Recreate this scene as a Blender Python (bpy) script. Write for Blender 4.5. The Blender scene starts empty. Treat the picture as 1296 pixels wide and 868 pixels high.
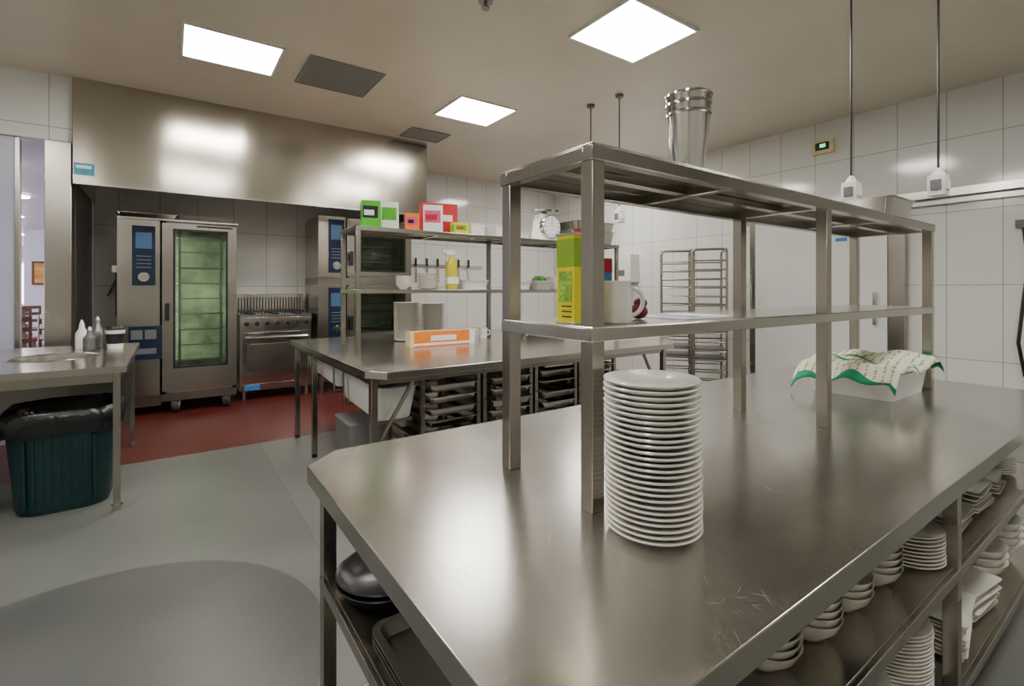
import bpy, bmesh, math, random
from mathutils import Vector, Matrix
random.seed(4)
scene = bpy.context.scene
COL = scene.collection

# ------------------------------------------------------------ materials
def newmat(name):
    m = bpy.data.materials.new(name); m.use_nodes = True
    nt = m.node_tree
    return m, nt, nt.nodes['Principled BSDF']

def plain(name, col, rough=0.5, metal=0.0, spec=None, noise=0.0, nscale=30, bump=0.0, emit=None, es=0, trans=0, coat=0):
    m, nt, p = newmat(name)
    p.inputs['Base Color'].default_value = (*col, 1)
    p.inputs['Roughness'].default_value = rough
    p.inputs['Metallic'].default_value = metal
    if coat: p.inputs['Coat Weight'].default_value = coat
    if trans: p.inputs['Transmission Weight'].default_value = trans
    if emit:
        p.inputs['Emission Color'].default_value = (*emit, 1)
        p.inputs['Emission Strength'].default_value = es
    geo = nt.nodes.new('ShaderNodeNewGeometry')
    n = nt.nodes.new('ShaderNodeTexNoise'); n.inputs['Scale'].default_value = nscale
    n.inputs['Detail'].default_value = 4
    nt.links.new(geo.outputs['Position'], n.inputs['Vector'])
    if noise:
        r = nt.nodes.new('ShaderNodeValToRGB')
        r.color_ramp.elements[0].position = .3; r.color_ramp.elements[1].position = .7
        r.color_ramp.elements[0].color = tuple(max(0, c*(1-noise)) for c in col)+(1,)
        r.color_ramp.elements[1].color = tuple(min(1, c*(1+noise)) for c in col)+(1,)
        nt.links.new(n.outputs['Fac'], r.inputs['Fac'])
        nt.links.new(r.outputs['Color'], p.inputs['Base Color'])
    if bump:
        b = nt.nodes.new('ShaderNodeBump'); b.inputs['Strength'].default_value = bump; b.inputs['Distance'].default_value = .01
        nt.links.new(n.outputs['Fac'], b.inputs['Height']); nt.links.new(b.outputs['Normal'], p.inputs['Normal'])
    return m

def steel(name, col=(.53,.51,.47), r0=.18, r1=.25, wave=.0, low=.08, lowscale=1.3, stretch=(1,1,1)):
    # satin stainless: smooth low-frequency variation only, optional gentle sheet waviness
    m, nt, p = newmat(name)
    p.inputs['Metallic'].default_value = 1
    geo = nt.nodes.new('ShaderNodeNewGeometry')
    mp = nt.nodes.new('ShaderNodeMapping'); mp.inputs['Scale'].default_value = stretch
    nt.links.new(geo.outputs['Position'], mp.inputs['Vector'])
    n2 = nt.nodes.new('ShaderNodeTexNoise'); n2.inputs['Scale'].default_value = lowscale; n2.inputs['Detail'].default_value = 1.5
    nt.links.new(mp.outputs['Vector'], n2.inputs['Vector'])
    mr = nt.nodes.new('ShaderNodeMapRange'); mr.inputs['From Min'].default_value=.3; mr.inputs['From Max'].default_value=.7
    mr.inputs['To Min'].default_value=r0; mr.inputs['To Max'].default_value=r1
    nt.links.new(n2.outputs['Fac'], mr.inputs['Value']); nt.links.new(mr.outputs['Result'], p.inputs['Roughness'])
    r = nt.nodes.new('ShaderNodeValToRGB')
    r.color_ramp.elements[0].position=.3; r.color_ramp.elements[1].position=.7
    r.color_ramp.elements[0].color = tuple(c*(1-low) for c in col)+(1,)
    r.color_ramp.elements[1].color = tuple(min(1,c*(1+low)) for c in col)+(1,)
    nt.links.new(n2.outputs['Fac'], r.inputs['Fac']); nt.links.new(r.outputs['Color'], p.inputs['Base Color'])
    if wave:
        b = nt.nodes.new('ShaderNodeBump'); b.inputs['Strength'].default_value=1; b.inputs['Distance'].default_value=wave
        nt.links.new(n2.outputs['Fac'], b.inputs['Height']); nt.links.new(b.outputs['Normal'], p.inputs['Normal'])
    return m

def scratched(name):
    m, nt, p = newmat(name)
    L = nt.links.new; N = nt.nodes.new
    p.inputs['Metallic'].default_value = 1
    geo = N('ShaderNodeNewGeometry')
    prev=None
    for i,(rot,s) in enumerate([(.35,9),(.95,8),(1.7,10),(2.3,7),(2.85,9),(.6,12),(2.0,12)]):
        mp=N('ShaderNodeMapping'); mp.inputs['Rotation'].default_value=(0,0,rot); mp.inputs['Location'].default_value=(i*3.1,i,0)
        L(geo.outputs['Position'], mp.inputs['Vector'])
        mp2=N('ShaderNodeMapping'); mp2.inputs['Scale'].default_value=(1,45,0); L(mp.outputs['Vector'], mp2.inputs['Vector'])
        n=N('ShaderNodeTexNoise'); n.inputs['Scale'].default_value=s; n.inputs['Detail'].default_value=3
        L(mp2.outputs['Vector'], n.inputs['Vector'])
        r=N('ShaderNodeValToRGB'); r.color_ramp.elements[0].position=.57; r.color_ramp.elements[1].position=.80
        L(n.outputs['Fac'], r.inputs['Fac'])
        if prev is None: prev=r.outputs['Color']
        else:
            mx=N('ShaderNodeMath'); mx.operation='MAXIMUM'; L(prev,mx.inputs[0]); L(r.outputs['Color'],mx.inputs[1]); prev=mx.outputs[0]
    n3=N('ShaderNodeTexNoise'); n3.inputs['Scale'].default_value=3; n3.inputs['Detail'].default_value=3; L(geo.outputs['Position'], n3.inputs['Vector'])
    mr=N('ShaderNodeMapRange'); mr.inputs['From Min'].default_value=.3; mr.inputs['From Max'].default_value=.7; mr.inputs['To Min'].default_value=.18; mr.inputs['To Max'].default_value=.24
    L(n3.outputs['Fac'], mr.inputs['Value'])
    m1=N('ShaderNodeMath'); m1.operation='MULTIPLY_ADD'; L(prev,m1.inputs[0]); m1.inputs[1].default_value=.075; L(mr.outputs['Result'], m1.inputs[2])
    L(m1.outputs[0], p.inputs['Roughness'])
    mix=N('ShaderNodeMix'); mix.data_type='RGBA'; mix.inputs['A'].default_value=(.52,.505,.475,1); mix.inputs['B'].default_value=(.60,.59,.565,1)
    L(prev, mix.inputs['Factor']); L(mix.outputs['Result'], p.inputs['Base Color'])
    return m

def tile(name, axis, col=(.78,.78,.75), w=.40, h=.72, off=(0,0), mortar=(.28,.27,.26), rough=.10):
    m, nt, p = newmat(name)
    L = nt.links.new; N = nt.nodes.new
    geo=N('ShaderNodeNewGeometry'); s=N('ShaderNodeSeparateXYZ'); L(geo.outputs['Position'], s.inputs[0])
    c=N('ShaderNodeCombineXYZ'); L(s.outputs[axis], c.inputs[0]); L(s.outputs['Z'], c.inputs[1])
    mp=N('ShaderNodeMapping'); mp.inputs['Location'].default_value=(off[0],off[1],0); L(c.outputs[0], mp.inputs['Vector'])
    b=N('ShaderNodeTexBrick'); b.offset=0; b.squash=1
    b.inputs['Scale'].default_value=1; b.inputs['Brick Width'].default_value=w; b.inputs['Row Height'].default_value=h
    b.inputs['Mortar Size'].default_value=.003; b.inputs['Mortar Smooth'].default_value=.2
    b.inputs['Color1'].default_value=(*col,1); b.inputs['Color2'].default_value=(*[x*.965 for x in col],1); b.inputs['Mortar'].default_value=(*mortar,1)
    L(mp.outputs['Vector'], b.inputs['Vector']); L(b.outputs['Color'], p.inputs['Base Color'])
    p.inputs['Roughness'].default_value=rough
    bp=N('ShaderNodeBump'); bp.invert=True; bp.inputs['Strength'].default_value=.4; bp.inputs['Distance'].default_value=.003
    L(b.outputs['Fac'], bp.inputs['Height']); L(bp.outputs['Normal'], p.inputs['Normal'])
    return m

S = steel('steel_brushed')
SH = steel('steel_hood', r0=.16, r1=.22, low=.06, lowscale=1.3, col=(.47,.435,.37), wave=.03, stretch=(1,1,.3))
SD = steel('steel_dark', col=(.26,.25,.23), r0=.3, r1=.4)
SP = steel('steel_post', col=(.42,.395,.35), r0=.20, r1=.28)
SC = scratched('steel_scratched')
SB = steel('steel_bright', col=(.72,.71,.68), r0=.08, r1=.16)
WH = plain('ceramic_white', (.80,.78,.72), .15, noise=.03)
WP = plain('plastic_white', (.78,.78,.75), .35, noise=.03)
BK = plain('plastic_black', (.015,.015,.017), .3, noise=.2)
LINER = plain('bin_liner_black', (.01,.01,.011), .22, bump=.5, nscale=25)
TEAL = plain('plastic_teal', (.002,.026,.028), .35, noise=.2, nscale=8)
RED = plain('card_red', (.50,.01,.02), .4, noise=.1)
GREEN = plain('card_green', (.08,.45,.02), .4, noise=.1)
CARDW = plain('card_white', (.80,.80,.78), .5, noise=.03)
ORANGE = plain('card_orange', (.85,.22,.01), .4, noise=.08)
YEL = plain('tin_yellow', (.70,.62,.0), .3, noise=.05)
TYG = plain('tin_green', (.22,.38,.02), .3, noise=.05)
PINK = plain('card_pink', (.65,.08,.22), .5, noise=.1)
BLUE = plain('blue', (.03,.20,.55), .4, noise=.1)
NAVY = plain('panel_navy', (.01,.02,.05), .15, noise=.1)
MAROON = plain('cloth_maroon', (.16,.01,.04), .8, noise=.4, bump=.4, nscale=40)
HERB = plain('herbs', (.06,.22,.03), .7, noise=.6, bump=.8, nscale=60)
LIQ = plain('liquid_yellow', (.75,.65,.05), .15, trans=.3)
GREY = plain('plastic_grey', (.13,.13,.13), .45, noise=.1)
VENT = plain('vent_grey', (.24,.235,.22), .5, noise=.05)
WOOD = plain('chair_wood', (.12,.05,.02), .4, noise=.3)
GUN = plain('rubber', (.03,.03,.03), .7, noise=.2)
RGL = plain('led_green', (.02,.5,.12), .4, emit=(.05,1,.3), es=2)
PAPER = plain('paper', (.8,.8,.82), .6, noise=.02)
LIGHTM = plain('light_panel_diffuser', (.9,.9,.9), .5, emit=(1,.965,.90), es=45)
SCREEN = plain('screen_blue', (.04,.08,.14), .2, emit=(.2,.4,.8), es=.1)
def glassmat(name,c):
    m_, nt_, p_ = newmat(name)
    p_.inputs['Base Color'].default_value=(*c,1); p_.inputs['Transmission Weight'].default_value=1; p_.inputs['Roughness'].default_value=.02; p_.inputs['IOR'].default_value=1.35
    return m_
GLASS=glassmat('oven_glass',(.78,.94,.84)); GLASSD=glassmat('oven_glass_dark',(.45,.50,.45))
CAV = plain('oven_cavity', (.48,.50,.38), .4, metal=.3, noise=.45, nscale=4)

# ------------------------------------------------------------ mesh builder
class B:
    def __init__(s, name): s.name=name; s.bm=bmesh.new(); s.mats=[]; s.M=Matrix.Identity(4)
    def mi(s, mat):
        if mat not in s.mats: s.mats.append(mat)
        return s.mats.index(mat)
    def v(s, co): return s.bm.verts.new(s.M @ Vector(co))
    def f(s, vs, k):
        try: fc=s.bm.faces.new(vs); fc.material_index=k; return fc
        except ValueError: return None
    def box(s, x0,x1,y0,y1,z0,z1, mat, M=None):
        k=s.mi(mat); cs=[(x0,y0,z0),(x1,y0,z0),(x1,y1,z0),(x0,y1,z0),(x0,y0,z1),(x1,y0,z1),(x1,y1,z1),(x0,y1,z1)]
        if M: cs=[M@Vector(c) for c in cs]
        v=[s.v(c) for c in cs]
        for q in [(0,3,2,1),(4,5,6,7),(0,1,5,4),(1,2,6,5),(2,3,7,6),(3,0,4,7)]: s.f([v[i] for i in q],k)
    def prism(s, pts, z0, z1, mat, side=None):
        k=s.mi(mat); ks=s.mi(side or mat); a=[s.v((x,y,z0)) for x,y in pts]; b=[s.v((x,y,z1)) for x,y in pts]; n=len(pts)
        s.f(a[::-1],ks); s.f(b,k)
        for i in range(n): s.f([a[i],a[(i+1)%n],b[(i+1)%n],b[i]],ks)
    def loft(s, rings, mat, c0=True, c1=True):
        k=s.mi(mat); R=[[s.v(p) for p in r] for r in rings]; n=len(R[0])
        for a,b in zip(R[:-1],R[1:]):
            for i in range(n): s.f([a[i],a[(i+1)%n],b[(i+1)%n],b[i]],k)
        if c0: s.f(R[0][::-1],k)
        if c1: s.f(R[-1],k)
    def lathe(s, prof, c, mat, seg=32, axis='z', c0=True, c1=True):
        rings=[]
        for r,h in prof:
            r=max(r,.0004); ring=[]
            for i in range(seg):
                a=2*math.pi*i/seg; u,w=r*math.cos(a), r*math.sin(a)
                if axis=='z': ring.append((c[0]+u,c[1]+w,c[2]+h))
                elif axis=='y': ring.append((c[0]+w,c[1]+h,c[2]+u))
                else: ring.append((c[0]+h,c[1]+u,c[2]+w))
            rings.append(ring)
        s.loft(rings,mat,c0,c1)
    def cyl(s, c, r, h, mat, axis='z', seg=20, r2=None): s.lathe([(r,0),(r if r2 is None else r2,h)], c, mat, seg, axis)
    def rrect(s, cx,cy,w,l,r,z,n=4):
        pts=[]
        for (sx,sy,a0) in [(1,1,0),(-1,1,90),(-1,-1,180),(1,-1,270)]:
            for i in range(n+1):
                a=math.radians(a0+90*i/n); pts.append((cx+sx*(w/2-r)+r*math.cos(a), cy+sy*(l/2-r)+r*math.sin(a), z))
        return pts
    def tub(s, cx,cy,z,w0,l0,w1,l1,h,mat,t=.004,rim=.012,r=.02):
        R=s.rrect
        s.loft([R(cx,cy,w0,l0,r,z),R(cx,cy,w1,l1,r,z+h-.004),R(cx,cy,w1+2*rim,l1+2*rim,r+rim,z+h-.004),R(cx,cy,w1+2*rim,l1+2*rim,r+rim,z+h),
                R(cx,cy,w1-2*t,l1-2*t,r,z+h),R(cx,cy,w0-2*t,l0-2*t,r,z+t)],mat)
    def bar(s, p, q, r, mat, seg=10):
        p=Vector(p); q=Vector(q); d=(q-p); L=d.length; 
        if L<1e-6: return
        z=d.normalized(); up=Vector((0,0,1)) if abs(z.z)<.95 else Vector((1,0,0)); x=z.cross(up).normalized(); y=z.cross(x)
        s.loft([[p+(x*math.cos(a)+y*math.sin(a))*r for a in [2*math.pi*i/seg for i in range(seg)]],
                [q+(x*math.cos(a)+y*math.sin(a))*r for a in [2*math.pi*i/seg for i in range(seg)]]],mat)
    def tube(s, pts, r, mat, seg=8):
        for a,b in zip(pts[:-1],pts[1:]): s.bar(a,b,r,mat,seg)
        for p in pts[1:-1]: s.ball(p,r,mat)
    def ball(s, c, r, mat, sq=(1,1,1), seg=12):
        n=seg//2; prof=[(r*math.sin(math.pi*i/n), -r*math.cos(math.pi*i/n)) for i in range(n+1)]
        rings=[]
        for rr,h in prof:
            rr=max(rr,.0002); rings.append([(c[0]+rr*math.cos(2*math.pi*i/seg)*sq[0], c[1]+rr*math.sin(2*math.pi*i/seg)*sq[1], c[2]+h*sq[2]) for i in range(seg)])
        s.loft(rings,mat)
    def finish(s, bevel=0, angle=35, rot=None):
        bm=s.bm; bmesh.ops.recalc_face_normals(bm, faces=bm.faces)
        xs=[v.co.x for v in bm.verts]; ys=[v.co.y for v in bm.verts]; zs=[v.co.z for v in bm.verts]
        o=Vector(((min(xs)+max(xs))/2,(min(ys)+max(ys))/2,min(zs)))
        for v in bm.verts: v.co-=o
        me=bpy.data.meshes.new(s.name); bm.to_mesh(me); bm.free()
        for m in s.mats: me.materials.append(m)
        me.polygons.foreach_set('use_smooth',[True]*len(me.polygons)); me.set_sharp_from_angle(angle=math.radians(angle))
        ob=bpy.data.objects.new(s.name, me); ob.location=o; COL.objects.link(ob)
        if rot: ob.rotation_euler=(0,0,rot)
        if bevel:
            md=ob.modifiers.new('bevel','BEVEL'); md.width=bevel; md.segments=2; md.limit_method='ANGLE'; md.angle_limit=math.radians(50)
        return ob
def simple(name, *a, bevel=0):
    b=B(name); b.box(*a); return b.finish(bevel)

# ------------------------------------------------------------ room
CZ=3.34; XR=6.3; YB=7.5; YL=6.05
tileB = tile('wall_tile_back','X',off=(.1,.02)); tileR = tile('wall_tile_right','Y',off=(.13,.02)); 
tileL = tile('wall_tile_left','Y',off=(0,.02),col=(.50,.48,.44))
def floor_mat(name,c,k=.12,rough=.32):
    m,nt,p=newmat(name); L=nt.links.new; N=nt.nodes.new
    g=N('ShaderNodeNewGeometry'); n=N('ShaderNodeTexNoise'); n.inputs['Scale'].default_value=260; n.inputs['Detail'].default_value=2; L(g.outputs['Position'],n.inputs['Vector'])
    n2=N('ShaderNodeTexNoise'); n2.inputs['Scale'].default_value=1.6; n2.inputs['Detail'].default_value=5; L(g.outputs['Position'],n2.inputs['Vector'])
    a=N('ShaderNodeMath'); a.operation='MULTIPLY_ADD'; L(n2.outputs['Fac'],a.inputs[0]); a.inputs[1].default_value=.6
    h=N('ShaderNodeMath'); h.operation='MULTIPLY'; L(n.outputs['Fac'],h.inputs[0]); h.inputs[1].default_value=.45; L(h.outputs[0],a.inputs[2])
    r=N('ShaderNodeValToRGB'); r.color_ramp.elements[0].position=.3; r.color_ramp.elements[1].position=.75
    r.color_ramp.elements[0].color=(*[x*(1-k) for x in c],1); r.color_ramp.elements[1].color=(*[x*(1+k) for x in c],1)
    L(a.outputs[0],r.inputs['Fac']); L(r.outputs['Color'],p.inputs['Base Color']); p.inputs['Roughness'].default_value=rough
    return m
FG=floor_mat('vinyl_grey',(.14,.145,.132),k=.2); FG2=floor_mat('vinyl_grey_light',(.165,.17,.155),k=.2); FR=floor_mat('vinyl_red',(.11,.018,.015),rough=.3,k=.2); FC=floor_mat('vinyl_grey_dark',(.085,.088,.084),k=.25)
b=B('floor')
b.box(-3,.65,-2.5,4.87,-.1,0,FG); b.box(.655,6.5,-2.5,4.87,-.1,0,FG2); b.box(.65,.655,-2.5,4.87,-.1,-.0005,GREY)
b.box(-3,6.5,4.87,7.7,-.1,0,FR)
b.finish()
b=B('floor_mat_round'); b.cyl((-.30,2.2,.0),.836,.0025,FC,seg=96); b.finish()
CEIL=plain('ceiling_cream',(.70,.63,.52),.24,noise=.03,nscale=2)
simple('ceiling',-3,6.5,-2.5,7.7,CZ,CZ+.1,CEIL)
simple('wall_back',-.74,XR+.1,YB,YB+.15,0,CZ,tileB)
simple('wall_right',XR,XR+.15,-2.5,YB,0,CZ,tileR)
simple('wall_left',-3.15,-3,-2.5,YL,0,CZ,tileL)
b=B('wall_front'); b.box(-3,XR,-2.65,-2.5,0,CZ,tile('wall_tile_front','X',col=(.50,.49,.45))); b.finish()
b=B('wall_header'); b.box(-3,-.742,YL,YL+.2,2.74,CZ,tileB); b.finish()
b=B('wall_alcove'); b.box(-.84,-.742,YL+.22,YB,0,CZ,SD); b.finish()
b=B('door_jamb_pillar'); b.box(-.93,-.745,YL-.02,YL+.2,0,2.735,SP); b.finish(.005)
FROST=plain('frosted_panel',(.50,.52,.68),.25,noise=.05,nscale=3)
b=B('door_1'); b.box(-3,-1.10,YL+.04,YL+.09,0,2.735,FROST); b.box(-1.13,-1.095,YL+.03,YL+.1,0,2.735,SP); b.finish(.003)
# dining room beyond the doorway
b=B('floor_dining'); b.box(-9,-.93,YL+.2,24,-.1,-.001,floor_mat('carpet_dark',(.16,.05,.05),k=.8)); b.finish()
simple('ceiling_dining',-9,-.85,YL+.2,24,2.9,3.0,plain('ceiling_dining_paint',(.60,.57,.60),.5,noise=.03))
LIL=plain('wall_dining_paint',(.62,.60,.66),.6,noise=.03)
b=B('wall_dining'); b.box(-9,-.93,24,24.1,0,2.9,LIL); b.box(-9.1,-9,6.25,24.1,0,2.9,LIL); b.box(-.93,-.85,YB+.16,24.1,0,2.9,LIL); b.finish()
b=B('window_1'); b.box(-7,-2.4,23.93,23.99,.9,2.3,plain('window_glow',(.6,.7,.8),.3,emit=(.8,.86,1),es=9)); 
for x in (-7,-5.5,-4,-2.4): b.box(x-.05,x+.05,23.86,23.99,.85,2.35,BK)
b.finish()
b=B('window_2'); b.box(-8.99,-8.95,8,20,.6,2.5,plain('window_glow_side',(.6,.7,.8),.3,emit=(.8,.86,1),es=14))
for y in (8,11,14,17,20): b.box(-8.99,-8.9,y-.05,y+.05,.55,2.55,BK)
b.finish()
DLM=plain('dining_fill_glow',(.9,.9,.9),.5,emit=(1,.9,.8),es=70)  # glowing discs added overhead to brighten the dining room
for i,(x,y) in enumerate([(-2.0,11),(-2.6,14),(-1.7,8.2),(-4,16),(-4.5,10),(-3.2,18.5),(-2.4,12.4),(-3.3,20.5)]):
    b=B('dining_fill_light'); b.cyl((x,y,2.87),.13,.029,DLM,seg=20); b.cyl((x,y,2.885),.15,.014,WP,seg=20); b.finish()
b=B('framed_painting'); b.box(-2.85,-2.35,17.0,17.04,1.5,2.1,WOOD); b.box(-2.80,-2.40,16.99,17.0,1.55,2.05,plain('painting',(.5,.25,.06),.6,noise=.6,nscale=4)); b.box(-3.0,-2.0,17.04,17.14,0,2.9,LIL); b.finish()
def chair(x,y,rot):
    b=B('dining_chair'); b.M=Matrix.Translation((x,y,0))@Matrix.Rotation(rot,4,'Z')
    for sx in (-.2,.2):
        b.box(sx-.02,sx+.02,-.22,-.18,0,.45,WOOD); b.box(sx-.02,sx+.02,.18,.22,0,1.0,WOOD)
    b.box(-.23,.23,-.23,.23,.45,.5,MAROON)
    for z in (.62,.78,.93): b.box(-.2,.2,.185,.215,z,z+.07,WOOD)
    b.finish(.004)
chair(-1.75,9.3,.3); chair(-1.35,10.2,2.2); chair(-2.1,12.3,1.2); chair(-2.5,13.4,0); chair(-2.6,15.6,.5); chair(-1.9,14.4,.2)
b=B('dining_table'); b.cyl((-2.1,11.0,.72),.45,.03,WOOD,seg=32); b.cyl((-2.1,11,.02),.04,.70,BK); b.cyl((-2.1,11,0),.25,.02,BK,seg=24); b.finish()

# ceiling lights and vents
lights=[(.09,.75,4.31,4.89),(2.42,3.08,4.32,4.92),(2.54,3.25,2.21,2.82),(.09,.75,1.6,2.2),(4.9,5.5,5.0,5.6),(2.5,3.2,-.6,.0),(-1.9,-1.3,2.2,2.8),(-1.9,-1.3,-1.0,-.4)]
for x0,x1,y0,y1 in lights:
    b=B('ceiling_light_panel'); b.box(x0,x1,y0,y1,CZ-.012,CZ-.001,LIGHTM)
    w=.018
    for q in [(x0-w,x1+w,y0-w,y0),(x0-w,x1+w,y1,y1+w),(x0-w,x0,y0,y1),(x1,x1+w,y0,y1)]: b.box(*q,CZ-.018,CZ-.0005,WP)
    b.finish()
for x0,x1,y0,y1 in [(.97,1.60,4.30,4.92),(2.40,2.90,5.5,5.88)]:
    b=B('ceiling_air_vent'); b.box(x0,x1,y0,y1,CZ-.008,CZ-.001,VENT)
    n=22
    for i in range(n):
        yy=y0+.02+(y1-y0-.04)*i/(n-1); b.box(x0+.02,x1-.02,yy-.007,yy+.007,CZ-.011,CZ-.008,VENT)
    b.box(x0-.01,x1+.01,y0-.01,y0,CZ-.014,CZ-.001,VENT); b.box(x0-.01,x1+.01,y1,y1+.01,CZ-.014,CZ-.001,VENT)
    b.box(x0-.01,x0,y0,y1,CZ-.014,CZ-.001,VENT); b.box(x1,x1+.01,y0,y1,CZ-.014,CZ-.001,VENT); b.finish()
b=B('sprinkler_head'); b.cyl((1.75,2.80,CZ-.02),.05,.0195,SD); b.cyl((1.75,2.8,CZ-.06),.012,.04,SD); b.cyl((1.75,2.8,CZ-.065),.03,.005,SD); b.finish()

# ------------------------------------------------------------ hood
b=B('exhaust_hood')
x0,x1=-.733,2.82
b.box(x0,x1,6.0,6.02,2.37,CZ-.001,SH); b.box(x0,x0+.02,6.02,YB-.01,2.37,CZ-.001,SH); b.box(x1-.02,x1,6.02,YB-.01,2.37,CZ-.001,SH)
b.box(x0,x1,6.0,6.06,2.355,2.37,S); b.box(x0,x1,6.05,6.06,2.37,2.42,SD)
M=Matrix.Translation((0,6.75,2.85))@Matrix.Rotation(math.radians(35),4,'X')
b.box(x0+.02,x1-.02,-.65,.65,0,.02,SD,M)
for i in range(34):
    xx=x0+.06+i*.102; b.box(xx,xx+.05,-.62,.0,-.03,0,SD,M)
# added glow strips behind the canopy lip, brightening the back area
HL=plain('hood_fill_glow',(.9,.9,.9),.4,emit=(1,.95,.85),es=10)
for xx in (.1,1.5): b.box(xx,xx+.9,6.07,6.15,2.50,2.54,HL); b.box(xx-.02,xx+.92,6.02,6.17,2.54,2.56,SD)
b.finish()
b=B('hood_sign'); b.box(-.725,-.58,5.993,5.999,2.44,2.55,plain('sign_blue',(.05,.30,.45),.4,noise=.2)); b.box(-.71,-.60,5.991,5.993,2.50,2.53,CARDW); b.finish()

# ------------------------------------------------------------ combi ovens
def knob(b,x,y,z,r,mat,l=.03): b.cyl((x,y-l,z),r,l,mat,axis='y',seg=20)
def combi(name,x0,x1,y0,y1,z0,z1,split,wz0,wz1,panel,wheels=True,nr=9,glass=None):
    b=B(name)
    b.box(x0,split-.01,y0,y1,z0,z1,SP)
    px0,px1=panel[0],panel[1]
    b.box(px0,px1,y0-.012,y0,panel[2],panel[3],NAVY)
    b.box(px0+.03,px1-.03,y0-.014,y0-.012,panel[3]-(panel[3]-panel[2])*.38,panel[3]-.07,SCREEN)
    for k in range(4): b.box(px0+.035,px1-.035,y0-.014,y0-.012,panel[2]+.19+k*.04,panel[2]+.198+k*.04,GREY)
    b.lathe([(.055,0),(.05,-.02),(.0,-.022)],((px0+px1)/2,y0-.012,panel[2]+.09),SB,axis='y',seg=28)
    t=.04; s2=split+.01
    b.box(s2,s2+t,y0+.06,y1,z0,z1,S); b.box(x1-t,x1,y0+.06,y1,z0,z1,S)
    b.box(s2,x1,y0+.06,y1,z1-t,z1,S); b.box(s2,x1,y0+.06,y1,z0,z0+.1,S); b.box(s2+t,x1-t,y1-.08,y1,z0+.1,z1-t,CAV)
    wx0=s2+.10; wx1=x1-.09
    b.box(s2,wx0,y0,y0+.055,z0+.03,z1-.02,SP); b.box(wx1,x1,y0,y0+.055,z0+.03,z1-.02,SP)
    b.box(wx0,wx1,y0,y0+.055,wz1,z1-.02,SP); b.box(wx0,wx1,y0,y0+.055,z0+.03,wz0,SP)
    for q in [(wx0,wx0+.02,wz0,wz1),(wx1-.02,wx1,wz0,wz1),(wx0,wx1,wz0,wz0+.02),(wx0,wx1,wz1-.02,wz1)]: b.box(q[0],q[1],y0-.003,y0+.01,q[2],q[3],BK)
    b.box(wx0+.02,wx1-.02,y0+.01,y0+.016,wz0+.02,wz1-.02,glass or GLASS)
    for xx in (wx0+.06,wx1-.06): b.box(xx-.014,xx+.014,y0+.12,y0+.14,wz0,wz1,SD)
    for i in range(nr):
        z=wz0+.06+(wz1-wz0-.14)*i/(nr-1)
        b.box(wx0+.04,wx1-.04,y0+.12,y0+.128,z,z+.014,SD)
        if i%3!=1: b.box(s2+t+.06,x1-t-.06,y0+.3,y1-.15,z,z+.008,SB)
    for zz in ((wz0+wz1)/2,):
        b.box(s2+t,s2+t+.01,y0+.10,y0+.16,zz-.55 if wheels else zz-.15,zz+.6 if wheels else zz+.15,plain(name+'_lamp',(.8,1,.9),.4,emit=(.85,1,.72),es=26 if wheels else 6))
    hz=(wz0+wz1)/2-.1
    b.box(s2+.03,s2+.06,y0-.05,y0,hz,hz+.03,BK); b.box(s2+.025,s2+.065,y0-.075,y0-.045,hz-.14,hz+.05,BK)
    if wheels:
        for xx in (x0+.58*(x1-x0)-.13,x1-.1):
            for yy in (y0+.08,y1-.12):
                b.cyl((xx-.03,yy,.075),.075,.06,GUN,axis='x',seg=24); b.cyl((xx-.034,yy,.075),.04,.068,S,axis='x',seg=16)
                b.box(xx-.045,xx+.045,yy-.04,yy+.04,.13,.2,S); b.box(xx-.045,xx-.036,yy-.02,yy+.02,.06,.14,S); b.box(xx+.036,xx+.045,yy-.02,yy+.02,.06,.14,S)
        b.box(split,x1,y0+.02,y1-.02,.14,z0,SD)
        b.box(x0,split,y0+.05,y1-.02,.1,z0,SD); 
        for xx in (x0+.05,): b.cyl((xx,y0+.1,0),.025,.1,S); b.cyl((xx,y1-.1,0),.025,.1,S)
    return b
b=combi('combi_oven',-.455,.645,6.57,7.35,.22,2.13,-.08,.50,2.05,(-.33,-.13,1.42,2.06))
b.box(-.36,-.07,6.558,6.57,.62,.98,NAVY); b.box(-.34,-.24,6.552,6.558,.84,.94,GREY); b.box(-.22,-.12,6.552,6.558,.84,.94,GREY); b.box(-.34,-.12,6.552,6.558,.68,.74,GREY)
b.box(.25,.6,6.564,6.57,2.08,2.10,BK)
b.box(-.455,.66,6.55,7.0,2.13,2.15,S)
b.finish(.004)
b=B('baking_tray'); b.tub(-.2,6.85,2.151,.5,.35,.55,.4,.06,S); b.finish()
b=combi('wall_combi_oven',1.574,2.86,6.6,7.35,1.53,2.34,1.93,1.62,2.25,(1.70,1.90,1.60,2.30),wheels=False,nr=6,glass=GLASSD); b.finish(.003)
b=combi('wall_combi_oven',1.574,2.86,6.6,7.35,.70,1.44,1.93,.79,1.36,(1.70,1.90,.76,1.40),wheels=False,nr=5,glass=GLASSD)
b.box(1.574,2.86,6.62,7.35,1.44,1.5295,SD)
b.box(1.6,1.65,6.65,6.7,0,.7,S); b.box(2.78,2.83,6.65,6.7,0,.7,S); b.box(1.6,1.65,7.28,7.33,0,.7,S); b.box(2.78,2.83,7.28,7.33,0,.7,S); b.box(1.6,2.83,6.65,7.33,.25,.28,S)
b.finish(.003)

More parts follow.
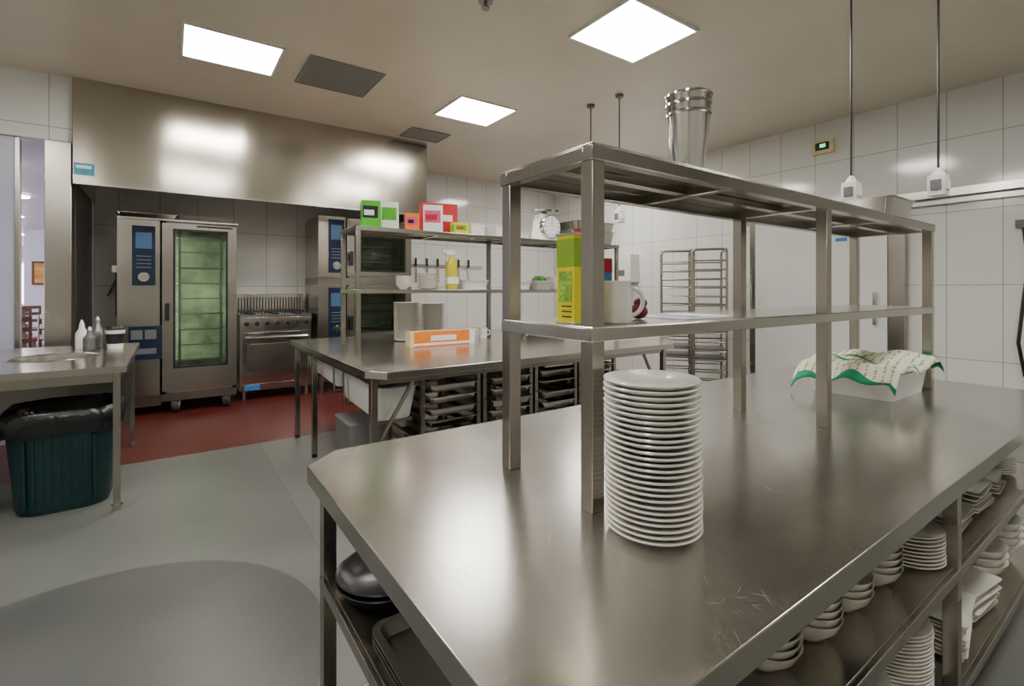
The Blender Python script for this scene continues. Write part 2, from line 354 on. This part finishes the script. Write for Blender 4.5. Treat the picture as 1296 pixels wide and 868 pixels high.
# ------------------------------------------------------------ stove
b=B('gas_range_oven')
x0,x1,y0=.70,1.53,6.78
b.box(x0,x1,y0+.03,7.45,.12,1.03,S); b.box(x0,x1,y0,y0+.05,.87,1.03,SB)
b.box(x0+.02,x1-.02,y0,y0+.03,.22,.84,SB); b.box(x0+.08,x1-.08,y0-.003,y0,.35,.70,SP)
b.bar((x0+.06,y0-.05,.78),(x1-.06,y0-.05,.78),.014,SB)
for xx in (x0+.1,x1-.1): b.box(xx-.012,xx+.012,y0-.05,y0,.77,.79,SB)
b.box(x0+.02,x1-.02,y0+.01,y0+.03,.12,.2,S)
b.box(x0+.05,x0+.22,y0-.004,y0+.01,.13,.19,BLUE)
for i in range(7): knob(b,x0+.07+i*.115,y0,.95,.027,BK)
for xx in (x0+.05,x1-.05):
    for yy in (y0+.08,7.38): b.cyl((xx,yy,0),.022,.12,S)
b.box(x0,x1,y0,7.3,1.03,1.06,SD)
for i in range(3):
    for j in range(2):
        cx=x0+.14+i*.275; cy=y0+.14+j*.25
        b.lathe([(.05,0),(.05,.015),(.0,.018)],(cx,cy,1.06),BK,seg=20)
        for a in range(4):
            ca,sa=math.cos(a*math.pi/2),math.sin(a*math.pi/2); b.bar((cx+.03*ca,cy+.03*sa,1.09),(cx+.12*ca,cy+.12*sa,1.09),.007,GUN)
            b.bar((cx+.12*ca,cy+.12*sa,1.06),(cx+.12*ca,cy+.12*sa,1.095),.007,GUN)
b.box(x0,x1,7.3,7.45,1.03,1.30,SB)
for i in range(22): b.box(x0+.03+i*.036,x0+.042+i*.036,7.292,7.3,1.1,1.27,BK)
b.box(x0,x1,7.27,7.45,1.29,1.32,SB)
b.finish(.004)

# ------------------------------------------------------------ foreground bench
TOP=.9
def bench_top(b,pts,mat,th=.045):
    b.prism(pts,TOP-th,TOP,mat,S)
b=B('prep_bench')
bench_top(b,[(.30,.43),(.38,.35),(3.2,.35),(3.3,.44),(3.3,1.38),(3.21,1.47),(.40,1.47),(.30,1.38)],SC)
for x in (.36,1.85,3.2):
    for y in (.42,1.40):
        b.box(x-.018,x+.018,y-.018,y+.018,.03,TOP-.045,SP); b.cyl((x,y,0),.02,.03,BK)
for y in (.42,1.40): b.box(.38,3.18,y-.015,y+.015,TOP-.09,TOP-.045,SP)
for z in (.545,.185):
    b.box(.353,3.209,.413,1.407,z+.026,z+.0295,SP)
    b.box(.345,3.22,.400,.412,z,z+.03,SP); b.box(.345,3.22,1.408,1.420,z,z+.03,SP); b.box(.340,.352,.405,1.415,z,z+.031,SP); b.box(3.21,3.222,.405,1.415,z,z+.031,SP)
b.finish(.002)

def gantry(name,xs,ys,zb,zm,zt,w,ov=.022,th=.035):
    b=B(name)
    h=w/2
    for x in xs:
        for y in ys:
            b.box(x-h,x+h,y-h,y+h,zb,zt-th+.004,SP)
    X0,X1,Y0,Y1=xs[0]-ov,xs[-1]+ov,ys[0]-ov,ys[1]+ov
    b.box(X0,X1,Y0,Y1,zt-.004,zt,S)
    for q in [(X0,X1,Y0,Y0+.03),(X0,X1,Y1-.03,Y1),(X0,X0+.03,Y0+.03,Y1-.03),(X1-.03,X1,Y0+.03,Y1-.03)]: b.box(*q,zt-th,zt-.004,SP)
    n=len(xs)*2-2
    for i in range(1,n):
        x=X0+(X1-X0)*i/n; b.box(x-.015,x+.015,Y0+.03,Y1-.03,zt-.03,zt-.005,SP)
    b.box(X0+.031,X1-.031,(Y0+Y1)/2-.015,(Y0+Y1)/2+.015,zt-.025,zt-.005,SP)
    a=h+.0015; X0,X1,Y0,Y1=xs[0]-a,xs[-1]+a,ys[0]-a,ys[1]+a
    b.box(X0,X1,Y0,Y1,zm-.003,zm,S)
    b.box(X0,X1,Y0,Y0+.010,zm-.032,zm-.003,S); b.box(X0,X1,Y1-.010,Y1,zm-.032,zm-.003,S)
    b.box(X0,X0+.010,Y0+.010,Y1-.010,zm-.032,zm-.003,S); b.box(X1-.010,X1,Y0+.010,Y1-.010,zm-.032,zm-.003,S)
    return b.finish(.0015)
gantry('overhead_shelf_rack',(.742,1.845,2.945),(.755,1.058),TOP,1.292,1.68,.036)

# plates
def plate_profile(r): return [(.0,.002),(r*.6,.0),(r*.64,.002),(r*.98,.014),(r,.0165),(r*.985,.019),(r*.9,.0165),(r*.62,.007),(0,.006)]
def plates(name,x,y,z,r,n,pitch=.0108,mat=WH,seg=48,jit=.0012,scale=1):
    b=B(name)
    for i in range(n):
        c=(x+random.uniform(-jit,jit)-.006*(i/max(n,1)),y+random.uniform(-jit,jit),z+.0005+i*pitch); b.lathe(plate_profile(r),c,mat,seg=seg)
    return b.finish(angle=60)
plates('plate_stack',.775,.622,TOP,.092,27)
def bowls(name,x,y,z,r,n,pitch=.018,h=.055):
    b=B(name)
    for i in range(n):
        b.lathe([(0,.0),(r*.45,0),(r*.5,.006),(r*.85,h*.55),(r,h),(r*.97,h),(r*.8,h*.58),(r*.45,.01),(0,.008)],(x,y,z+.0005+i*pitch),WH,seg=32)
    return b.finish(angle=60)
def squares(name,x,y,z,w,n,pitch=.014,rot=0):
    b=B(name)
    for i in range(n):
        b.M=Matrix.Translation((x+random.uniform(-.006,.006),y+random.uniform(-.006,.006),z+.0005+i*pitch))@Matrix.Rotation(rot+random.uniform(-.05,.05),4,'Z')
        R=b.rrect
        b.loft([R(0,0,w*.6,w*.6,.015,0),R(0,0,w,w,.015,.014),R(0,0,w,w,.015,.018),R(0,0,w*.6,w*.6,.015,.006)],WH)
    b.M=Matrix.Identity(4); return b.finish(angle=50)
z1=.575; z2=.215
plates('side_plate_stack',1.79,.520,z1,.10,9,seg=32)
bowls('bowl_stack',1.57,.53,z1,.075,7)
bowls('bowl_stack',1.385,.53,z1,.07,3)
bowls('bowl_stack',1.21,.53,z1,.07,4)
bowls('bowl_stack',1.04,.55,z1,.08,4)
bowls('bowl_stack',1.60,.75,z1,.08,7)
bowls('bowl_stack',1.38,.74,z1,.08,6)
bowls('bowl_stack',1.16,.76,z1,.08,6)
plates('side_plate_stack',1.83,.80,z1,.09,9,seg=32)
plates('side_plate_stack',2.08,.84,z1,.10,12,seg=32)
squares('square_platter_stack',2.15,.55,z1,.2,4)
squares('square_platter_stack',2.40,.55,z1,.2,6)
squares('square_platter_stack',2.68,.56,z1,.2,4,rot=.1)
plates('side_plate_stack',2.95,.56,z1,.10,7,seg=32)
plates('side_plate_stack',2.42,.84,z1,.10,12,seg=32)
plates('dinner_plate_stack',1.76,.56,z2,.12,17,seg=32)
plates('dinner_plate_stack',1.45,.56,z2,.12,14,seg=32)
plates('dinner_plate_stack',1.15,.58,z2,.12,10,seg=32)
plates('dinner_plate_stack',.85,.58,z2,.12,10,seg=32)
squares('square_platter_stack',2.08,.55,z2,.24,9,rot=.15)
squares('square_platter_stack',2.38,.56,z2,.24,7,rot=-.1)
bowls('bowl_stack',2.68,.56,z2,.12,3,pitch=.03,h=.08)
bowls('bowl_stack',2.96,.56,z2,.12,4,pitch=.03,h=.08)
bowls('bowl_stack',2.30,.85,z2,.12,5,pitch=.03,h=.08)
b=B('frying_pan')
for k in range(2): b.lathe([(0,.0),(.10,0),(.125,.035),(.13,.037),(.128,.04),(.12,.036),(.097,.006),(0,.005)],(.475,1.26,z1+.001+k*.016),BK,seg=40)
b.finish(angle=60)
b=B('oven_tray_stack')
for k in range(3): b.tub(.56,.90,z1+.001+k*.012,.36,.28,.38,.30,.03,SD)
b.finish()

# items on foreground rack
b=B('steel_tumbler_stack'); cx,cy,z=1.295,.905,1.68
b.lathe([(.0,0),(.041,0),(.043,.004),(.062,.215),(.066,.218),(.066,.224),(.063,.226),(.0645,.245),(.068,.247),(.068,.253),(.0655,.255),(.067,.272),(.07,.274),(.07,.279),(.066,.279),(.05,.10),(0,.095)],(cx,cy,z+.0005),SB,seg=48); b.finish()
b=B('steam_pan'); b.tub(2.70,.91,1.681,.26,.22,.30,.26,.10,S); b.finish()
b=B('oil_tin'); x,y,z=.778,.845,1.2925
b.box(x-.034,x+.034,y-.03,y+.03,z,z+.205,YEL); b.box(x-.0345,x+.0345,y-.0305,y+.0305,z+.13,z+.195,TYG)
b.box(x-.036,x+.036,y-.032,y+.032,z+.203,z+.209,SB); b.box(x-.036,x+.036,y-.032,y+.032,z,z+.004,SB)
b.box(x-.035,x-.0345,y-.022,y+.022,z+.05,z+.12,plain('label_green',(.25,.45,.05),.4,noise=.6,nscale=60))
for k in range(9): b.box(x-.0352,x-.0346,y-.022,y+.012,z+.015+k*.012,z+.018+k*.012,BK if k<3 else TYG)
b.cyl((x+.01,y,z+.209),.014,.012,RED); b.finish(.002)
b=B('seasoning_canister'); x,y,z=1.005,.985,1.2925
b.box(x-.022,x+.022,y-.018,y+.018,z,z+.165,CARDW); b.box(x-.0225,x+.0225,y-.0185,y+.0185,z+.10,z+.165,BLUE); b.box(x-.023,x+.023,y-.019,y+.019,z+.125,z+.167,RED); b.finish(.002)
b=B('white_jug'); x,y,z=.865,.805,1.2925
b.lathe([(0,0),(.036,0),(.039,.004),(.04,.05),(.036,.09),(.038,.098),(.036,.099),(.034,.09),(.037,.05),(.035,.008),(0,.006)],(x,y,z),WH,seg=40)
pts=[(x+.036+.030*math.sin(a),y-.012-.016*math.sin(a),z+.05+.034*math.cos(a)) for a in [math.pi*i/10 for i in range(11)]]
b.tube(pts,.0055,WH); b.finish(angle=60)
b=B('maroon_cloth_bundle'); b.ball((1.03,.875,1.2925+.020),.027,MAROON,(1.0,.9,.75),16); b.ball((1.045,.88,1.2925+.042),.018,MAROON,(1.2,.9,.8),14); b.finish(angle=80)
b=B('paper_sheets'); b.box(1.10,1.32,.78,.93,1.2925,1.2945,PAPER); b.box(1.15,1.36,.80,.95,1.2945,1.296,PAPER); b.box(1.17,1.22,.81,.94,1.296,1.2965,BLUE); b.finish()

# tub with tea towel
b=B('white_storage_tub'); b.tub(2.66,.905,TOP+.0005,.38,.31,.42,.34,.115,CARDW,t=.006); b.finish(angle=50)
m,nt,p=newmat('tea_towel'); L=nt.links.new; N=nt.nodes.new
tc=N('ShaderNodeTexCoord'); sp=N('ShaderNodeSeparateXYZ'); L(tc.outputs['Generated'],sp.inputs[0])
w=N('ShaderNodeTexWave'); w.inputs['Scale'].default_value=4.5; w.bands_direction='Y'; L(tc.outputs['Generated'],w.inputs['Vector'])
w2=N('ShaderNodeTexNoise'); w2.inputs['Scale'].default_value=26; L(tc.outputs['Generated'],w2.inputs['Vector'])
mm=N('ShaderNodeMath'); mm.operation='MULTIPLY'; L(w2.outputs['Fac'],mm.inputs[0]); L(w.outputs['Fac'],mm.inputs[1])
r=N('ShaderNodeValToRGB'); r.color_ramp.elements[0].position=.40; r.color_ramp.elements[1].position=.50; r.color_ramp.elements[0].color=(.80,.76,.62,1); r.color_ramp.elements[1].color=(.30,.42,.20,1)
L(mm.outputs[0],r.inputs['Fac'])
r2=N('ShaderNodeValToRGB'); cr=r2.color_ramp; cr.interpolation='CONSTANT'
cr.elements[0].color=(1,1,1,1); cr.elements[0].position=0
e=cr.elements[1]; e.position=.05; e.color=(0,0,0,1)
for pos,c in ((.38,1),(.41,0),(.45,1),(.48,0),(.88,1)):
    e=cr.elements.new(pos); e.color=(c,c,c,1)
L(sp.outputs['X'],r2.inputs['Fac'])
mix=N('ShaderNodeMix'); mix.data_type='RGBA'; mix.inputs['B'].default_value=(.01,.25,.12,1); L(r2.outputs['Color'],mix.inputs['Factor']); L(r.outputs['Color'],mix.inputs['A']); L(mix.outputs['Result'],p.inputs['Base Color']); p.inputs['Roughness'].default_value=.9
TOWEL=m
b=B('tea_towel'); k=b.mi(TOWEL); nx,ny=56,36; G=[]
for i in range(nx+1):
    row=[]
    for j in range(ny+1):
        u=-1+2*i/nx; v=-1+2*j/ny
        x=2.645+.272*u+.012*math.sin(6*v); y=.90+.20*v+.012*math.sin(5*u)
        zz=TOP+.156+.013*math.sin(4*u+2.5*v)+.008*math.sin(8*v-3*u)+.004*math.sin(17*u+9*v)+.012*u
        zz-=.07*max(0,abs(u)-.80)/.20+ .03*max(0,abs(v)-.88)/.12
        row.append(b.v((x,y,zz)))
    G.append(row)
for i in range(nx):
    for j in range(ny): b.f([G[i][j],G[i+1][j],G[i+1][j+1],G[i][j+1]],k)
ob=b.finish(angle=180); md=ob.modifiers.new('s','SOLIDIFY'); md.thickness=.003

# ------------------------------------------------------------ middle bench
b=B('island_bench')
bx0,bx1,by0,by1=.925,4.28,2.68,4.95
bench_top(b,[(bx0,by0+.12),(bx0+.09,by0),(3.62,by0),(bx1,3.25),(bx1,by1),(bx0,by1)],S)
for x in (.97,3.6,4.2):
    for y in (2.78,4.2,4.85):
        if x==4.2 and y==2.78: continue
        b.box(x-.02,x+.02,y-.02,y+.02,.03,TOP-.045,SP); b.cyl((x,y,0),.022,.03,BLUE if y==2.78 else BK)
b.box(.96,.98,2.81,4.83,.815,.855,SP); b.box(1.0,3.57,2.77,2.79,.815,.855,SP)
b.bar((.97,2.80,.40),(1.24,2.80,.84),.014,SP); b.bar((3.6,2.80,.4),(3.35,2.8,.84),.014,SP)
b.box(1.3,3.6,2.9,4.8,.16,.18,S)
b.finish(.003)
zt=1.88
gantry('overhead_shelf_rack',(1.22,2.70,4.17),(3.86,4.26),TOP,1.375,zt,.035)
zt+=.0005
def panrack(x0,x1,seed):
    b=B('tray_rack'); random.seed(seed)
    for x in (x0,x1):
        for y in (2.92,3.5): b.box(x-.014,x+.014,y-.014,y+.014,.181,.84,SP)
        for i in range(8): b.box(x-.012,x+.012,2.92,3.5,.235+i*.078,.24+i*.078,SP)
    for y in (2.92,3.5): b.box(x0,x1,y-.012,y+.012,.83,.85,SP)
    cx=(x0+x1)/2; w=x1-x0-.07
    for i in range(8):
        b.tub(cx,3.16-random.uniform(0,.05),.24+i*.078-.035+.032,w-.03,.50,w,.54,.050,SB if i%2 else S,rim=.018)
    b.finish()
panrack(1.34,1.76,1); panrack(1.81,2.22,2); panrack(2.27,2.67,3); panrack(2.72,3.12,5)
b=B('plastic_tub_long'); 
b.M=Matrix.Translation((1.155,3.75,.63))@Matrix.Rotation(math.radians(2.5),4,'X')
b.tub(0,.35+.15,0,.22,.9,.25,1.1,.17,WP,t=.005,rim=.03,r=.05)
b.tub(0,-.48,-.03,.22,.72,.25,.84,.22,WP,t=.005,rim=.03,r=.05)
b.M=Matrix.Identity(4)
for y in (2.95,3.5,3.75,4.6):
    zz=(.58 if y<3.7 else .61)+(y-3.75)*.043
    b.box(1.02,1.28,y-.01,y+.01,zz-.01,zz+.009,SP); b.box(1.001,1.011,y-.01,y+.01,zz-.01,.855,SP)
b.finish(angle=50)
b=B('grey_waste_chute'); b.M=Matrix.Translation((1.10,3.3,.0))
b.loft([b.rrect(.04,.0,.24,.3,.03,0.0),b.rrect(.0,.05,.26,.36,.03,.25),b.rrect(.0,.10,.28,.38,.03,.48)],GREY); b.finish(.003)

# items on middle bench
CREAM=plain('card_cream',(.8,.65,.35),.5,noise=.1)
b=B('foil_roll_box'); b.M=Matrix.Translation((1.90,3.76,TOP))
b.box(-.30,.30,-.05,.05,.0005,.125,ORANGE); b.box(-.30,.30,-.0505,-.05,.01,.03,CARDW); b.box(-.12,.12,-.051,-.05,.045,.09,CARDW); b.box(-.30,.30,-.05,.05,.125,.127,CREAM); b.box(.25,.302,-.052,.0505,.0005,.128,CARDW); b.box(-.302,-.27,-.052,.0505,.0005,.128,CREAM); b.finish(.002)
def carton(name,x,y,z,w,d,h,m1,m2,m3,rot=0):
    b=B(name); b.M=Matrix.Translation((x,y,z))@Matrix.Rotation(rot,4,'Z')
    b.box(-w/2,w/2,-d/2,d/2,0,h,m1); b.box(-w/2+.01,w/2-.02,-d/2-.001,-d/2,h*.35,h*.8,m2); b.box(-w/2+.02,w/2-.05,-d/2-.002,-d/2-.001,h*.45,h*.65,m3)
    b.box(-w/2-.001,-w/2,-d/2+.01,d/2-.01,h*.3,h*.85,m2); b.box(-w/2+.02,w/2-.02,-.001,.001,h,h+.001,m3); b.finish(.001)
carton('green_film_carton',1.36,3.98,zt,.15,.16,.22,GREEN,BK,CARDW,-.25)
carton('white_glove_carton',1.55,4.06,zt,.15,.16,.24,CARDW,GREEN,GREEN,-.25)
carton('baking_paper_carton',2.08,4.17,zt,.34,.12,.30,RED,RED,CARDW,-.2)
carton('pink_film_carton',1.75,4.03,zt,.12,.12,.16,ORANGE,PINK,BK,-.3)
carton('white_film_carton',1.92,3.96,zt,.17,.10,.24,CARDW,PINK,RED,-.4)
carton('yellow_tea_carton',2.20,3.98,zt,.14,.10,.11,YEL,GREEN,RED,-.1)
b=B('plastic_container'); b.tub(2.70,4.05,zt,.18,.16,.22,.20,.12,WP); b.box(2.58,2.82,3.94,4.16,zt+.121,zt+.132,WP); b.finish(.002)
b=B('plastic_container'); b.tub(2.42,4.08,zt,.14,.14,.17,.17,.13,WP); b.finish()
b=B('plastic_container'); b.tub(2.95,4.08,zt,.14,.14,.17,.17,.07,CARDW); b.tub(2.95,4.08,zt+.02,.14,.14,.17,.17,.07,CARDW); b.finish()
b=B('kitchen_scale'); x,y,z=3.27,4.05,zt
b.loft([b.rrect(x,y,.26,.22,.03,z),b.rrect(x,y,.24,.2,.03,z+.04),b.rrect(x,y,.20,.14,.03,z+.27),b.rrect(x,y,.18,.12,.03,z+.29)],WP)
b.lathe([(.0,-.012),(.12,-.012),(.125,0),(.125,.04),(0,.04)],(x,y-.11,z+.15),SB,axis='y',seg=36); b.lathe([(.0,-.003),(.112,-.003),(.112,0)],(x,y-.123,z+.15),CARDW,axis='y',seg=36)
b.box(x-.003,x+.003,y-.130,y-.127,z+.15,z+.24,RED)
for a in range(12):
    th=a*math.pi/6; b.box(x+.095*math.sin(th)-.004,x+.095*math.sin(th)+.004,y-.129,y-.1262,z+.15+.095*math.cos(th)-.008,z+.15+.095*math.cos(th)+.008,BK)
b.cyl((x,y,z+.29),.03,.025,SD); b.lathe([(0,.0),(.13,0),(.16,.012),(.158,.016),(.128,.006),(0,.006)],(x,y,z+.315),SB,seg=36); b.finish(angle=40)
b=B('steam_pan'); 
for k in range(2): b.tub(3.86,4.03,zt+k*.10+.001,.50,.30,.56,.34,.14,S,rim=.02)
b.finish()
zm=1.3755
plates('plate_stack',1.93,4.08,zm,.10,11,pitch=.013,seg=28); plates('plate_stack',1.80,4.25,TOP,.12,27,pitch=.013,seg=28); plates('plate_stack',2.06,4.25,TOP,.12,26,pitch=.013,seg=28)
bowls('cup_stack',1.70,4.1,zm,.07,4,pitch=.02,h=.06)
b=B('spray_bottle'); x,y,z=2.08,3.91,zm
b.loft([b.rrect(x,y,.10,.07,.025,z),b.rrect(x,y,.11,.075,.03,z+.13)],LIQ,c1=True)
b.loft([b.rrect(x,y,.105,.07,.025,z+.1305),b.rrect(x,y,.105,.072,.03,z+.24),b.rrect(x,y,.05,.05,.02,z+.28),b.rrect(x,y,.035,.035,.015,z+.31)],LIQ)
b.box(x-.056,x+.056,y-.039,y+.039,z+.05,z+.11,CARDW)
b.box(x-.06,x+.03,y-.018,y+.018,z+.31,z+.355,WP); b.box(x-.085,x-.06,y-.01,y+.01,z+.325,z+.35,WP); b.box(x-.05,x-.038,y-.01,y+.01,z+.25,z+.31,WP); b.finish(.003)
b=B('plastic_container'); b.tub(2.34,4.0,zm,.24,.14,.28,.18,.09,WP); b.finish()
b=B('plastic_container'); b.tub(2.93,4.05,zm,.14,.18,.18,.22,.08,CARDW); b.finish()
b=B('herb_container'); b.tub(3.17,4.0,zm,.18,.16,.21,.19,.09,CARDW)
for k in range(16): b.ball((3.17+random.uniform(-.07,.07),4.0+random.uniform(-.06,.06),zm+.09+random.uniform(0,.03)),.028,HERB,seg=8)
b.finish(angle=80)
bowls('bowl_stack',3.42,4.05,zm,.10,3,pitch=.03,h=.08)
b=B('saucepan'); b.lathe([(0,0),(.13,0),(.135,.005),(.135,.14),(.14,.145),(.132,.145),(.13,.01),(0,.008)],(3.80,4.08,zm),SB,seg=32); b.bar((3.72,3.98,zm+.12),(3.6,3.84,zm+.14),.01,SB); b.finish()
b=B('steam_pan'); b.tub(3.2,4.1,TOP+.001,.50,.30,.54,.34,.12,S); b.finish()
for x in (2.40,2.53):
    b=B('white_mug'); b.lathe([(0,0),(.04,0),(.045,.1),(.042,.1),(.038,.006),(0,.006)],(x,4.1,TOP),WH,seg=24); b.tube([(x+.042,4.1,TOP+.08),(x+.068,4.08,TOP+.07),(x+.068,4.08,TOP+.035),(x+.04,4.1,TOP+.02)],.006,WH); b.finish()

# ------------------------------------------------------------ sink bench, bin
b=B('dish_drop_bench')
hx,hy,hr=-.66,4.62,.23; bx=(-2.6,-.22,3.85,5.5)
angs=[2*math.pi*i/48 for i in range(48)]+[math.atan2(yy-hy,xx-hx)%(2*math.pi) for xx in bx[:2] for yy in bx[2:]]
angs=sorted(angs)
def outer(z):
    o=[]
    for a in angs:
        c,s_=math.cos(a),math.sin(a); t=1e9
        if c>1e-9: t=min(t,(bx[1]-hx)/c)
        if c<-1e-9: t=min(t,(bx[0]-hx)/c)
        if s_>1e-9: t=min(t,(bx[3]-hy)/s_)
        if s_<-1e-9: t=min(t,(bx[2]-hy)/s_)
        o.append((hx+c*t,hy+s_*t,z))
    return o
def circ(r,z): return [(hx+r*math.cos(a),hy+r*math.sin(a),z) for a in angs]
b.loft([circ(hr+.01,TOP-.04),outer(TOP-.04),outer(TOP),circ(hr+.02,TOP),circ(hr+.015,TOP+.004),circ(hr,TOP-.002),circ(hr-.02,TOP-.18),circ(.05,TOP-.20)],S,c0=False)
for x in (-.27,-2.5):
    for y in (3.9,5.4): b.box(x-.018,x+.018,y-.018,y+.018,.06,TOP-.04,SP); b.cyl((x,y,0),.02,.06,S); b.cyl((x,y,.03),.03,.006,S)
b.box(-2.5,-.29,5.38,5.41,.2,.86,SD); b.box(-2.48,-.29,3.89,3.91,.80,.86,SP); b.box(-.28,-.26,3.92,5.38,.80,.86,SP)
b.finish(angle=25)
b=B('rubbish_bin'); cx,cy=-.55,4.26
R=b.rrect
b.loft([R(cx,cy,.44,.40,.14,0,8),R(cx,cy,.47,.43,.15,.12,8),R(cx,cy,.55,.52,.16,.62,8),R(cx,cy,.53,.50,.16,.62,8),R(cx,cy,.46,.42,.14,.03,8)],TEAL)
for k in range(9):
    xx=cx-.16+k*.04
    b.loft([[(xx-.005,cy-.215,.05),(xx+.005,cy-.215,.05),(xx+.005,cy-.20,.05),(xx-.005,cy-.20,.05)],[(xx-.005,cy-.252,.47),(xx+.005,cy-.252,.47),(xx+.005,cy-.235,.47),(xx-.005,cy-.235,.47)]],TEAL)
def wav(w,l,z,a,n=8):
    pts=R(cx,cy,w,l,.16,z,n); out=[]
    for i,(x,y,zz) in enumerate(pts):
        out.append((x+random.uniform(-a,a),y+random.uniform(-a,a),zz+random.uniform(-a,a)*1.5))
    return out
b.loft([wav(.58,.55,.50,.014),wav(.60,.57,.56,.008),wav(.58,.55,.62,.004),wav(.55,.52,.635,.003),wav(.50,.47,.60,.012),wav(.48,.44,.45,.02),wav(.42,.38,.15,.02)],LINER,c0=False)
b.finish(angle=60)
b=B('takeaway_coffee_cup'); x,y=-.36,5.05; zz=TOP+.001
b.lathe([(0,0),(.05,0),(.066,.15),(0,.15)],(x,y,zz),CARDW,seg=28); b.lathe([(.057,.04),(.065,.12)],(x,y,zz),BK,seg=28); b.lathe([(.07,0),(.07,.015),(.06,.03),(0,.03)],(x,y,zz+.15),BK,seg=28); b.finish()
for x,y,h,m in [(-.58,5.2,.20,WP),(-.49,5.28,.22,SD),(-.52,5.08,.15,GREY)]:
    b=B('sauce_bottle'); b.lathe([(0,0),(.04,0),(.042,.01),(.042,h*.6),(.02,h*.8),(.016,h),(0,h)],(x,y,TOP+.001),m,seg=20); b.cyl((x,y,TOP+h),.014,.03,WP,seg=12,r2=.006); b.finish()
b=B('wall_tap_hose')
b.bar((-.52,7.44,1.05),(-.52,7.44,1.60),.012,SD); b.bar((-.60,7.44,1.3),(-.52,7.44,1.5),.012,SD); b.box(-.56,-.48,7.42,7.499,1.58,1.66,SB); b.finish()

# ------------------------------------------------------------ right wall: coolroom door, track etc.
DW=plain('coolroom_door_white',(.74,.74,.72),.3,noise=.02,nscale=2)
b=B('door_2'); b.box(XR-.09,XR-.03,1.93,3.35,.02,2.24,DW)
b.box(XR-.10,XR-.001,1.78,1.92,0,2.32,SP); b.box(XR-.06,XR-.001,3.36,3.44,0,2.32,SP); b.box(XR-.12,XR-.001,-1.0,3.5,2.28,2.36,S); b.box(XR-.05,XR-.001,-1.0,3.5,2.22,2.28,SP)
b.box(XR-.095,XR-.09,2.30,2.42,1.92,1.96,BLUE)
b.box(XR-.13,XR-.09,2.02,2.05,1.0,1.35,SB)
b.finish(.004)
b=B('thermostat_display'); b.box(XR-.05,XR-.001,2.46,2.69,2.97,3.13,CREAM); b.box(XR-.052,XR-.05,2.50,2.65,3.01,3.10,BK); b.box(XR-.054,XR-.052,2.54,2.60,3.04,3.08,RGL); b.finish(.004)
b=B('paper_towel_dispenser'); b.box(XR-.22,XR-.001,5.33,5.73,1.5,1.95,WP); b.box(XR-.221,XR-.22,5.45,5.61,1.6,1.7,GREY); b.finish(.02)
b=B('black_hose'); b.tube([(XR-.05,.93,1.95),(XR-.06,.90,1.6),(XR-.10,.93,1.2),(XR-.14,.95,.9),(XR-.06,.92,.6)],.014,BK); b.box(XR-.08,XR-.001,.88,.98,1.93,2.0,GREY); b.finish()
b=B('knife_magnet_rack'); b.box(3.2,4.6,YB-.02,YB-.001,1.75,1.80,S)
for k in range(6): b.box(3.3+k*.2,3.34+k*.2,YB-.03,YB-.02,1.50,1.76,SB); b.box(3.3+k*.2,3.33+k*.2,YB-.04,YB-.015,1.76,1.9,BK)
b.finish()
def tower(x,y,rot,tall=1.85):
    b=B('bakery_rack_trolley'); b.M=Matrix.Translation((x,y,0))@Matrix.Rotation(rot,4,'Z')
    w,d=.19,.25
    for sx in (-w,w):
        for sy in (-d,d):
            b.bar((sx,sy,.12),(sx,sy,tall-.04),.015,SP)
            b.cyl((sx-.012,sy,.05),.05,.024,GUN,axis='x',seg=16); b.box(sx-.02,sx+.02,sy-.02,sy+.02,.09,.13,S)
        b.tube([(sx,-d,tall-.04),(sx,-d+.04,tall),(sx,d-.04,tall),(sx,d,tall-.04)],.015,SP)
        for i in range(15): b.box(sx-.012,sx+.012,-d,d,.22+i*.107,.230+i*.107,SP)
    for i in range(15):
        z=.22+i*.107
        b.bar((-w,d,z),(w,d,z),.009,SP)
        b.bar((-w,-d,z),(w,-d,z),.009,SP)
        if i in (3,4,6,8,9,11): b.box(-w+.012,w-.012,-d+.01,d-.01,z+.009,z+.022,SD)
    b.tube([(-w,-d,tall-.04),(-w+.03,-d,tall),(w-.03,-d,tall),(w,-d,tall-.04)],.015,SP)
    b.box(-w,w,-d,d,.12,.14,S)
    b.finish()
tower(5.33,3.90,-.9); tower(5.38,3.50,-.9)
def pend(x,y,zb,zc=CZ):
    b=B('pendant_power_outlet'); b.bar((x,y,zb+.15),(x,y,zc-.03),.006,BK,8); b.lathe([(.035,0),(.045,.03),(0,.03)],(x,y,zc-.0305),GREY,seg=20)
    b.box(x-.04,x+.04,y-.04,y+.04,zb,zb+.12,WP); b.lathe([(.035,0),(.012,.04),(0,.045)],(x,y,zb+.12),WP,seg=16)
    b.box(x-.05,x-.04,y-.025,y+.025,zb+.03,zb+.09,GREY); b.box(x-.025,x+.025,y-.05,y-.04,zb+.03,zb+.09,CARDW); b.finish(.004)
pend(3.614,.88,1.91); pend(3.43,1.25,1.91); pend(3.71,3.395,2.05); pend(3.67,3.76,2.45)

# ------------------------------------------------------------ world, camera
w=bpy.data.worlds.new('World'); scene.world=w; w.use_nodes=True
w.node_tree.nodes['Background'].inputs['Color'].default_value=(.6,.65,.75,1); w.node_tree.nodes['Background'].inputs['Strength'].default_value=.5
cd=bpy.data.cameras.new('camera'); cam=bpy.data.objects.new('camera',cd); COL.objects.link(cam)
cam.location=(0,0,1.37); cam.rotation_euler=(math.radians(90),0,-math.atan2(.575,.818))
cd.sensor_width=36; cd.lens=616/1296*36; cd.shift_y=-67/1296; cd.clip_start=.02
scene.camera=cam
